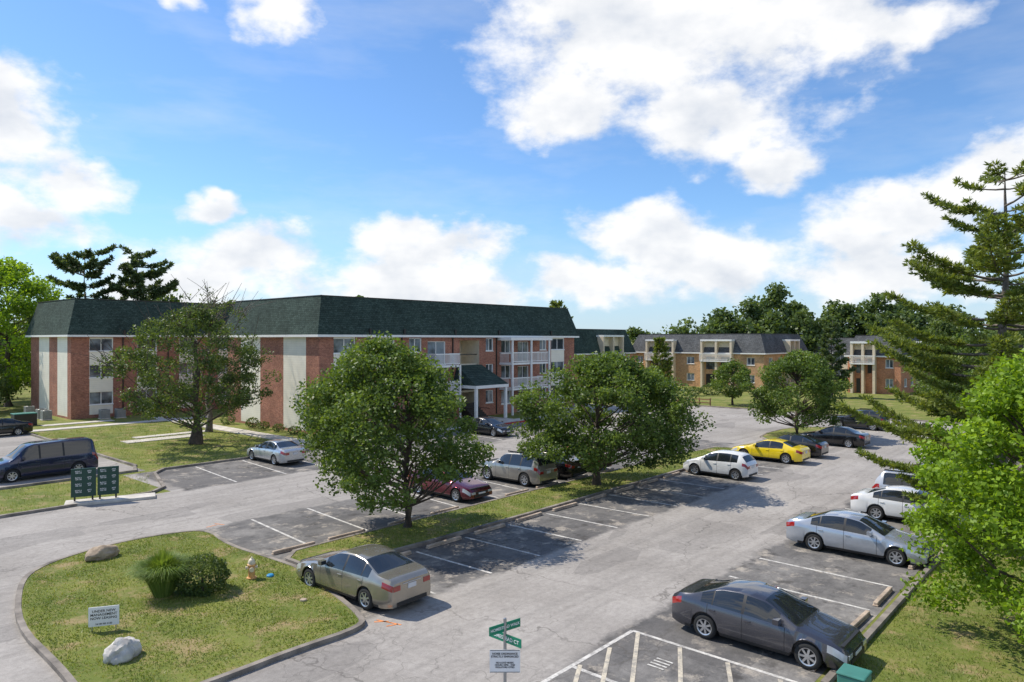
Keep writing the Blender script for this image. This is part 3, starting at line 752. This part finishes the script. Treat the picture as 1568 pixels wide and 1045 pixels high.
broadleaf('oak_tree',-70,92,15,7,1,.4,80,150,.38,9,mat='leaf',rc=1.4,be=4)
broadleaf('oak_tree',-58,76,7,4.0,.3,.2,50,120,.3,10,mat='leafd',rc=1.0)
for i,(x,y,h,rr) in enumerate([(48,76,8.5,4.6),(56,80,9.5,5.5),(50,62,7.5,4),(62,68,10,5.5),(40,58,6,3.2),(56,92,10.5,4.6),(34,44,5,3),(42,48,8,4.5)]):
    broadleaf('oak_tree',x,y,h,rr,.6,.2,70,150,.3,20+i,mat='leafd' if i%2 else 'leaf',rc=1.1)
b=TB(99)
def farcrown(x,y,h,rr): broadleaf('',x,y,h,rr,.0,.3,44,85,.85,1,builder=b,rc=1.9,low=.9,peak=.5,trunk=False)
for x,h in [(38,12.8),(44,14.5),(50,16.5),(56,19.4),(61,16.5),(68,16.5),(76,17.5),(82,16),(90,15.5),(98,16),(108,17),(118,16)]: farcrown(x+b.r.uniform(-1,1),150+b.r.uniform(-5,8),h,5.6)
for x,h in [(41,11),(47,12),(53,13.5),(59,14),(65,13),(72,13.5),(79,14),(87,13)]: farcrown(x,143,h,5.0)
for x,y,h in [(-55,112,15.6),(-61,118,14.5),(-48,120,14.2),(-26.5,122,15.6),(-10,125,14.0),(-38,125,13.0)]: farcrown(x,y,h,4.5)
for x in np.arange(-190,230,9.0): farcrown(x+b.r.uniform(-3,3),195+b.r.uniform(-12,12),b.r.uniform(9,12.5),6.5)
for x in np.arange(-130,-66,9.0): farcrown(x,120+b.r.uniform(-8,8),b.r.uniform(12,16),6)
for x in np.arange(78,130,8.0): farcrown(x,112+b.r.uniform(-6,8),b.r.uniform(9,12),5.5)
b.obj('distant_trees',['bark','far'])

def pine(name,x,y,H,Rb,zb,seed,step=.55,tuft=16,nl=.2,nw=.09,top=.12,lean=0,bark='barkg',nbr=5,spacing=.24,pw=.8,mat='needle',rise0=.02,rise1=.28,risef=.35,flat=.55,irr=.15):
    b=TB(seed); r=b.r; base=np.array([x,y,0.0])
    ax=lambda z: base+np.array([lean*z/H+.12*math.sin(z*.7),.1*math.cos(z*.5),z])
    zz=np.linspace(0,H,14); b.tube([ax(z) for z in zz],[max(.02,.24*(H/14)*(1-z/H)**.8+.015) for z in zz],8)
    z=zb; tp=[];td=[]
    while z<H-.2:
        f=(z-zb)/(H-zb); env=Rb*(top+(1-top)*(1-f)**pw)*(.75+.25*min(1,f*5))
        nb=r.integers(nbr-1,nbr+2); a0=r.uniform(0,6.28)
        for k in range(nb):
            az=a0+6.283*k/nb+r.uniform(-.35,.35); Lb=env*r.uniform(.6-irr*1.2,1.05+irr); o=ax(min(H-.1,z+r.uniform(-1,1)*irr)); dirh=np.array([math.cos(az),math.sin(az),0])
            rise=r.uniform(rise0,rise1)+risef*f
            pts=[o+dirh*Lb*q+np.array([0,0,Lb*(rise*q-.25*q*(1-q))+.10*Lb*q**3]) for q in np.linspace(0,1,6)]
            b.tube(pts,[.05*(1-q)*(Lb/3)**.6+.008 for q in np.linspace(0,1,6)],4)
            n=max(3,int(Lb/.30)); side=np.array([-dirh[1],dirh[0],0])
            for i in range(n):
                q=.30+.70*(i+1)/n; a=q*5; i0=min(4,int(a)); P=pts[i0]*(1-(a-i0))+pts[min(5,i0+1)]*(a-i0)
                for sg in (1,-1):
                    tl=min(1.0,Lb*.34)*(1.25-q)*r.uniform(.6,1.2)+.12
                    d=dirh*.75+side*sg*.8+np.array([0,0,r.uniform(.05,.3)]); d/=np.linalg.norm(d)
                    e=P+d*tl; b.tube([P,e],[.012,.005],3)
                    for u in np.arange(.15,tl+.05,spacing): tp.append(P+d*u); td.append(d)
                tp.append(P); td.append(dirh)
        z+=step*r.uniform(.7,1.3)
    tp=np.array(tp); td=np.array(td); m=len(tp)
    C=np.repeat(tp,tuft,0); D=np.repeat(td,tuft,0)*.55+r.normal(0,.55,(m*tuft,3))*np.array([1,1,flat/.55])+np.array([0,0,.28]); D/=np.linalg.norm(D,axis=1,keepdims=True)
    tone=np.clip(np.repeat(r.uniform(.2,.85,m),tuft)+r.normal(0,.14,m*tuft),0,1)
    b.leaves(C+D*nl*.5,nl,tone,asp=nw/nl*1.0,dirs=D)
    return b.obj(name,[bark,mat])
pine('pine_tree',19.4,28.3,14.9,5.9,1.0,31,step=.85,tuft=17,nl=.24,nw=.055,lean=.5,nbr=7,spacing=.2,pw=.62,rise0=-.08,rise1=.14,risef=.24,flat=.38,irr=.25)
pine('pine_tree',-57.5,95,20.0,5.6,6,32,step=1.15,tuft=7,nl=.6,nw=.22,top=.35,spacing=.5,mat='needled',rise0=-.05,rise1=.35,risef=.2,flat=.45,nbr=5,irr=.42,pw=.9)
pine('pine_tree',-51.5,97,20.0,5.2,6,38,step=1.15,tuft=7,nl=.6,nw=.22,top=.35,spacing=.5,mat='needled',rise0=-.05,rise1=.35,risef=.2,flat=.45,nbr=5,irr=.42,pw=.9)
pine('pine_tree',44,97,10.6,2.6,1,34,step=.8,tuft=7,nl=.5,nw=.2,spacing=.45,mat='needled')
pine('pine_tree',23.5,112,8.6,2.2,.6,35,step=.7,tuft=7,nl=.45,nw=.18,spacing=.4)
pine('pine_tree',7.5,118,14.6,3.4,5,36,step=.9,tuft=7,nl=.6,nw=.25,spacing=.5)

def shrub(name,x,y,w,h,n,ls,seed,mat='leafd'):
    b=TB(seed); r=b.r; d=r.normal(size=(n,3)); d/=np.linalg.norm(d,axis=1,keepdims=True)
    rad=(1+.07*np.sin(5*np.arctan2(d[:,1],d[:,0])+3*d[:,2]*3))*r.uniform(.82,1.03,n)
    P=np.array([x,y,h*.5])+d*rad[:,None]*np.array([w/2,w/2,h*.52]); P[:,2]=np.maximum(P[:,2],.1)
    b.tube([(x,y,0),(x,y,h*.5)],[.05,.03],5)
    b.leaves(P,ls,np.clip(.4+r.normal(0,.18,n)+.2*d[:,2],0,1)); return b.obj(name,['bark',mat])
shrub('round_shrub',-9.7,22.1,1.55,1.2,6500,.075,41,'leafd')
shrub('round_shrub',28.5,101,3,1.6,900,.2,42); shrub('round_shrub',31,102,2.4,1.4,700,.2,43); shrub('round_shrub',25.8,100,2.0,1.3,600,.2,44)
shrub('round_shrub',*W(32,64).xy,1.4,1,500,.14,45); shrub('round_shrub',*W(32.3,60).xy,1.2,.9,500,.14,46)
for i,s_ in enumerate((36,38.5,41,43.5,46.5)): shrub('round_shrub',*W(s_,49.6).xy,1.5,1.1,500,.14,50+i)
for i,t_ in enumerate((53,55.5,58)): shrub('round_shrub',*W(32.3,t_).xy,1.1,.7,400,.13,60+i)
# ornamental grass clump: fine arching blades
b=TB(47); n=6500; r=b.r; az=r.uniform(0,6.28,n); til=r.uniform(0,1,n)**.75
L=r.uniform(1.0,1.55,n); bx=np.array([-10.75,21.75,.1])
out=np.stack([np.cos(az),np.sin(az),np.zeros(n)],1)
root=bx+out*(.26*til)[:,None]; out=out+r.normal(0,.15,(n,3))*np.array([1,1,0])
UP=np.array([0,0,1.0])
p1=root+out*(L*.18*til)[:,None]+UP*(L*.45)[:,None]
p2=root+out*(L*.38*til)[:,None]+UP*(L*(.80-.13*til))[:,None]
p3=root+out*(L*.58*til)[:,None]+UP*(L*(1.0-.40*til))[:,None]
sd=np.stack([-np.sin(az),np.cos(az),np.zeros(n)],1)*.007
V=np.stack([root-sd,root+sd,p1+sd,p1-sd,p1-sd,p1+sd,p2+sd*.8,p2-sd*.8,p2-sd*.8,p2+sd*.8,p3+sd*.2,p3-sd*.2],1).reshape(-1,3)
b.add(V,np.arange(12*n).reshape(-1,4),0,np.repeat(np.clip(.55+r.normal(0,.22,n),0,1),3)); b.obj('ornamental_grass',['grassc'])
def inpoly(P,x,y):
    c=np.zeros(len(x),bool); n=len(P)
    for i in range(n):
        x1,y1=P[i]; x2,y2=P[(i+1)%n]
        k=((y1>y)!=(y2>y))&(x<(x2-x1)*(y-y1)/(y2-y1+1e-12)+x1); c^=k
    return c
def blades(polys,dens,z,seed,h=.055):
    b=TB(seed); r=b.r
    for P in polys:
        A=np.array(P); lo,hi=A.min(0),A.max(0); n=int(dens*(hi-lo).prod()); x=r.uniform(lo[0],hi[0],n); y=r.uniform(lo[1],hi[1],n)
        pat=np.sin(x*1.3+2*np.sin(y*.9))*np.sin(y*1.7+1.5*np.sin(x*.7))+.6*np.sin(x*3.1+y*2.3+np.sin(y*2.7))
        k=inpoly(P,x,y)&(r.uniform(-1.2,1.6,n)<1.0-np.maximum(0,pat)*1.4); x=x[k];y=y[k];pat=pat[k]; n=len(x); a=r.uniform(0,6.28,n); w=.012; hh=h*r.uniform(.4,1.3,n)
        C=np.stack([x,y,np.full(n,z)],1); sd=np.stack([np.cos(a),np.sin(a),np.zeros(n)],1)*w
        tip=C+np.stack([r.normal(0,.03,n),r.normal(0,.03,n),hh],1)
        V=np.stack([C-sd,C+sd,tip+sd*.3,tip-sd*.3],1).reshape(-1,3)
        b.add(V,np.arange(4*n).reshape(-1,4),0,np.clip(.45+.25*pat+r.normal(0,.2,n),0,1))
    return b.obj('grass',['grassb'])
blades([offset_poly(nearI,.03)],460,.11,71,.045); blades([offset_poly(islI,.03)],220,.11,72,.06)
blades([st([(15,-1),(15,5.4),(40,5.4),(40,-1)])],220,0,73,.06)
blades([st([(5,38.3),(15,38.4),(17.2,44.2),(16.6,45),(5,44.9)]),st([(17.7,45),(29,45),(29,70),(17.7,70)])],70,0,74,.08)

# ------------------------------------------------------------ street furniture, rocks
def rock(name,x,y,z,sx,sy,sz,k,seed):
    import bmesh
    from mathutils import noise
    bm=bmesh.new(); bmesh.ops.create_icosphere(bm,subdivisions=4,radius=1)
    for v in bm.verts:
        n=noise.fractal(v.co*1.3+Vector((seed,0,0)),1,2,4); v.co*=1+.28*n
        v.co=Vector((v.co.x*sx,v.co.y*sy,max(v.co.z,-.5)*sz))
    me=bpy.data.meshes.new(name); bm.to_mesh(me); bm.free(); me.materials.append(M[k])
    o=bpy.data.objects.new(name,me); o.location=(x,y,z); me.polygons.foreach_set('use_smooth',[True]*len(me.polygons)); me.set_sharp_from_angle(angle=R(30)); link(o); o.rotation_euler=(0,0,seed)
rock('landscape_boulder',-9.65,17.5,.26,.42,.34,.32,'rock',1.3)
rock('landscape_boulder',-14.8,25.5,.24,.55,.38,.30,'rock2',4.1)
e=empty('fire_hydrant',(-8.6,23.3,.11),.4)
m=MB(); m.lathe([(.001,0),(.16,0),(.16,.04),(.11,.05),(.105,.42),(.14,.43),(.14,.47),(.12,.48)],'hyd',20); m.obj('barrel',e,smooth=40)
m=MB(); m.lathe([(.12,.48),(.115,.55),(.09,.61),(.05,.65),(.03,.655),(.03,.70),(.001,.70)],'hyd2',20); m.obj('bonnet',e,smooth=40)
m=MB(); m.lathe([(.001,-.19),(.055,-.19),(.055,-.15),(.045,-.15),(.045,.15),(.055,.15),(.055,.19),(.001,.19)],'hyd2',14,'x',(0,0,.36)); m.lathe([(.001,-.2),(.075,-.2),(.075,-.15),(.06,-.15),(.06,0),(.001,0)],'hyd2',14,'y',(0,0,.33)); m.obj('outlets',e,smooth=40)
mm=pmat('blue_plastic',(.02,.25,.5),.5); m=MB(); m.lathe([(.12,0),(.12,.04),(.09,.07),(.001,.075)],mm,14); m.obj('valve_cover',loc=(-8.05,23.5,.11),smooth=40)
m=MB(); m.lathe([(.10,0),(.10,.05),(.001,.06)],'stop',14); m.obj('valve_cover',loc=(-6.3,21.3,.11),smooth=40)
def text(body,size,x,y,z,parent,k,name='lettering',sp=1.0):
    c=bpy.data.curves.new(name,'FONT'); c.body=body; c.size=size; c.align_x='CENTER'; c.align_y='CENTER'; c.space_line=sp; c.offset=.0015; c.resolution_u=3
    c.materials.append(M[k]); o=bpy.data.objects.new(name,c); o.location=(x,y,z); o.rotation_euler=(math.pi/2,0,0); link(o,parent); return o
e=empty('notice_sign',(-11.05,19.1,.11),R(18))
m=MB(); m.box(-.37,.37,-.012,.012,.14,.66,'white'); m.obj('board',e)
m=MB(); m.box(-.3,-.275,.013,.035,0,.5,'steel'); m.box(.275,.3,.013,.035,0,.5,'steel'); m.obj('posts',e)
text('UNDER NEW\nMANAGEMENT\nNOW LEASING',.095,0,-.016,.45,e,'black'); text('24 HR 555 0100',.06,0,-.016,.2,e,'black')
e=empty('directory_sign',(-20.4,34.6,0),R(28))
m=MB(); m.box(-1.3,2.6,-.5,.5,0,.14,'concrete'); m.obj('base_slab',e,bevel=.02)
m=MB()
m.box(-1.05,.0,-.05,.05,.35,1.72,'board'); m.box(.06,.98,-.05,.05,.35,1.72,'board')
m.obj('boards',e,bevel=.01)
m=MB()
for x in (-.9,-.15,.16,.85): m.box(x-.04,x+.04,.052,.12,.14,1.68,'downpipe')
m.obj('posts',e)
for x in (-.52,.52):
    for i in range(4):
        text('BLDG %d\n%d-%d'%(i+1,100+i*20,118+i*20),.08,x-.22,-.054,1.55-i*.31,e,'letter'); text('APTS\n%d'%(200+i*17),.08,x+.24,-.054,1.55-i*.31,e,'letter')
e=empty('street_name_sign',(-.13,13.0,0),0)
m=MB(); m.lathe([(.03,0),(.03,2.86),(.001,2.87)],'steel',12); m.lathe([(.16,0),(.15,.02),(.001,.021)],'concrete',14); m.obj('pole',e,smooth=40)
m=MB(); 
def rot(a): 
    return lambda x,y,z: (x*math.cos(a)-y*math.sin(a),x*math.sin(a)+y*math.cos(a),z)
m.box(-.36,.36,-.006,.006,2.62,2.78,'green_sign',rot(R(38))); m.box(-.40,.40,-.006,.006,2.42,2.58,'green_sign',rot(R(-42))); m.obj('name_blades',e)
o=text('HOMESTEAD WALK',.075,.0,0,2.70,e,'letter'); o.rotation_euler=(math.pi/2,0,R(38)); o.location=(math.sin(R(38))*.012,-math.cos(R(38))*.012,2.70)
o=text('HOMESTEAD CT',.095,.0,0,2.50,e,'letter'); o.rotation_euler=(math.pi/2,0,R(-42)); o.location=(-math.sin(R(42))*.012,-math.cos(R(42))*.012,2.50)
m=MB(); m.box(-.28,.28,-.046,-.04,1.88,2.30,'white'); m.box(-.27,.27,-.048,-.0465,1.885,1.895,'black'); m.box(-.27,.27,-.048,-.0465,2.285,2.295,'black'); m.obj('notice_plate',e)
text('NOISE ORDINANCE\nSTRICTLY ENFORCED',.052,0,-.05,2.20,e,'black'); text('NO LOUD MUSIC\nHOURS 10PM - 7AM\nVIOLATORS CITED',.042,0,-.05,2.02,e,'black')
e=empty('utility_box',W(16.1,4.5),TH)
m=MB(); m.box(-.36,.36,-.36,.36,0,.08,'concrete'); m.obj('pad',e)
m=MB(); m.box(-.27,.27,-.27,.27,.08,.87,'teal'); m.obj('cabinet',e,bevel=.02)
m=MB(); m.box(-.29,.29,-.29,.29,.87,.93,'teal'); m.obj('lid',e,bevel=.03)
for s_,t_ in ((21.8,81),(21.9,83),(22,87.5),(26,77.8),(27.4,77.6)):
    e=empty('air_conditioner_unit',W(s_,t_),TH)
    m=MB(); m.box(-.45,.45,-.45,.45,0,.08,'concrete'); m.obj('pad',e); m=MB(); m.box(-.4,.4,-.4,.4,.08,.95,'ac')
    for i in range(9): m.box(-.405,.405,-.405,.405,.15+i*.085,.17+i*.085,'downpipe')
    m.obj('casing',e); m=MB(); m.lathe([(.32,.955),(.3,.97),(.001,.97)],'dark',16); m.obj('fan_grille',e)
m=MB(); m.box(-.9,.9,-.6,.6,0,1.1,'downpipe'); m.box(-.93,.93,-.63,.63,1.1,1.18,'teal'); m.obj('refuse_container',loc=W(19,77.2),rz=TH,bevel=.03)
e=empty('wooden_fence',W(78.6,38),TH+math.pi/2)
m=MB()
for i in range(9): m.box(i*1.4-.06,i*1.4+.06,-.06,.06,0,1.0,'wood')
for z in (.35,.75): m.box(0,11.2,.062,.10,z,z+.14,'wood')
m.obj('rails_and_posts',e)

# ------------------------------------------------------------ sky, sun, camera
az=math.atan2(-.92,.37); EL=R(50)
to=Vector((math.sin(az)*math.cos(EL),math.cos(az)*math.cos(EL),math.sin(EL)))
ld=bpy.data.lights.new('sun','SUN'); ld.energy=5.0; ld.angle=R(.5); ld.color=(1,.93,.81)
lo=bpy.data.objects.new('sun',ld); lo.rotation_euler=to.to_track_quat('Z','Y').to_euler(); lo.location=(-40,20,60); link(lo)
w=bpy.data.worlds.new('World'); sc.world=w; w.use_nodes=True; nt=w.node_tree; nt.nodes.clear(); q=N(nt)
sky=q('ShaderNodeTexSky',sky_type='NISHITA'); sky.sun_disc=False; sky.sun_elevation=EL; sky.sun_rotation=az; sky.air_density=1.0; sky.dust_density=.3; sky.ozone_density=2.0
bg=q('ShaderNodeBackground',{0:q.mix(1.0,sky.outputs[0],(.80,1.05,1.30),'MULTIPLY'),1:.135})
dirv=q('ShaderNodeTexCoord').outputs['Generated']
s=q('ShaderNodeSeparateXYZ',{0:dirv}); 
azn=q.math('MULTIPLY',q.math('ARCTAN2',s.outputs[0],s.outputs[1]),57.2958); eln=q.math('MULTIPLY',q.math('ARCSINE',s.outputs[2]),57.2958)
wv=q('ShaderNodeTexNoise',{'Vector':dirv,'Scale':9.0,'Detail':3.0,'Roughness':.6})
ws_=q.vmath('SUBTRACT',wv.outputs['Color'],(.5,.5,.5)); wsc=q.vmath('SCALE',ws_.outputs[0]); wsc.inputs['Scale'].default_value=6.0
ae=q.vmath('ADD',q('ShaderNodeCombineXYZ',{0:azn,1:eln,2:0.0}).outputs[0],wsc.outputs[0])
ae=q.vmath('MULTIPLY',ae.outputs[0],(1,1,0)).outputs[0]
blobs=[(8.5,23.5,13.5,7),(22,23.5,9.5,6),(4.5,18,7,2.8),(16,17,8.5,4.5),(20.5,12.8,3.4,2.2),(29,21.5,5,2.8),
(-36,14.5,5.5,5),(-31.5,11,4.2,3.0),(-34.5,8,6,2.4),(-27,24.5,4,1.6),(-18.6,24.5,3.4,2.6),(-22.7,9.8,3,1.2),
(-20.5,6,7,3.2),(-6.5,7.2,8,2.9),(-8,4.3,10,2.8),(6,4.8,6,2.3),(11,8.6,7,3.2),(15.5,6.5,7.5,3.3),(-25,4,5,2),
(30,9.5,8.5,3.2),(35,11.5,6,3.2),(26,7,5,2.4),(28,5,8,2.2),(48,16,8,5),(-50,14,9,5),(125,30,45,22),(-135,34,34,20),(85,14,16,8)]  # wide blobs behind the camera: unseen clouds added for white fill light
cur=None
for (a,e_,ra,re) in blobs:
    d=q.vmath('MULTIPLY',q.vmath('SUBTRACT',ae,(a,e_,0)).outputs[0],(1/ra,1/re,0)); l=q.vmath('LENGTH',d.outputs[0]).outputs['Value']
    v=q.math('SUBTRACT',1.0,l)
    cur=v if cur is None else q.math('SMOOTH_MAX',cur,v,.25)
sq=q.vmath('MULTIPLY',dirv,(1,1,1.7)).outputs[0]
n1=q.noise(sq,11,7,.6); off=q.vmath('ADD',sq,(-.025,.0,.06)).outputs[0]; n2=q.noise(off,11,3,.5)
den=q.math('ADD',cur,q.math('MULTIPLY',q.math('SUBTRACT',n1,.5),1.7))
low=q.rng(eln,6,1.0,0,.4); den=q.math('ADD',den,low)
alpha=q.rng(den,.0,.6,0,1,True)
lit=q.math('ADD',q.math('MULTIPLY',q.math('SUBTRACT',n1,n2),2.2),.82); lit=q.math('SUBTRACT',lit,q.rng(den,.45,1.4,0,.30),clamp=True)
cc=q.mix(lit,(.64,.69,.77),(1.0,.995,.99))
cb_=q('ShaderNodeBackground',{0:cc,1:1.06})
hz=q.rng(eln,0,11,.6,0,True)
hzc=q('ShaderNodeBackground',{0:(.55,.70,.90,1),1:1.0})
mh=q('ShaderNodeMixShader',{0:hz,1:bg.outputs[0],2:hzc.outputs[0]})
thin=q.rng(q.noise(q.vmath('MULTIPLY',dirv,(1,1,4)).outputs[0],3.5,5,.6),.48,.78,0,.22); alpha=q.math('MAXIMUM',q.math('MULTIPLY',alpha,.97),thin)
mx=q('ShaderNodeMixShader',{0:alpha,1:mh.outputs[0],2:cb_.outputs[0]}); wo_=q('ShaderNodeOutputWorld',{0:mx.outputs[0]})
cd=bpy.data.cameras.new('camera'); cd.sensor_width=36; cd.lens=24.8; cd.clip_end=6000; cd.clip_start=.1; cd.shift_y=-.0016
co=bpy.data.objects.new('camera',cd); co.location=(0,0,8); co.rotation_euler=(math.pi/2,0,0); link(co); sc.camera=co
sc.view_settings.view_transform='Standard'; sc.view_settings.look='None'; sc.view_settings.exposure=0
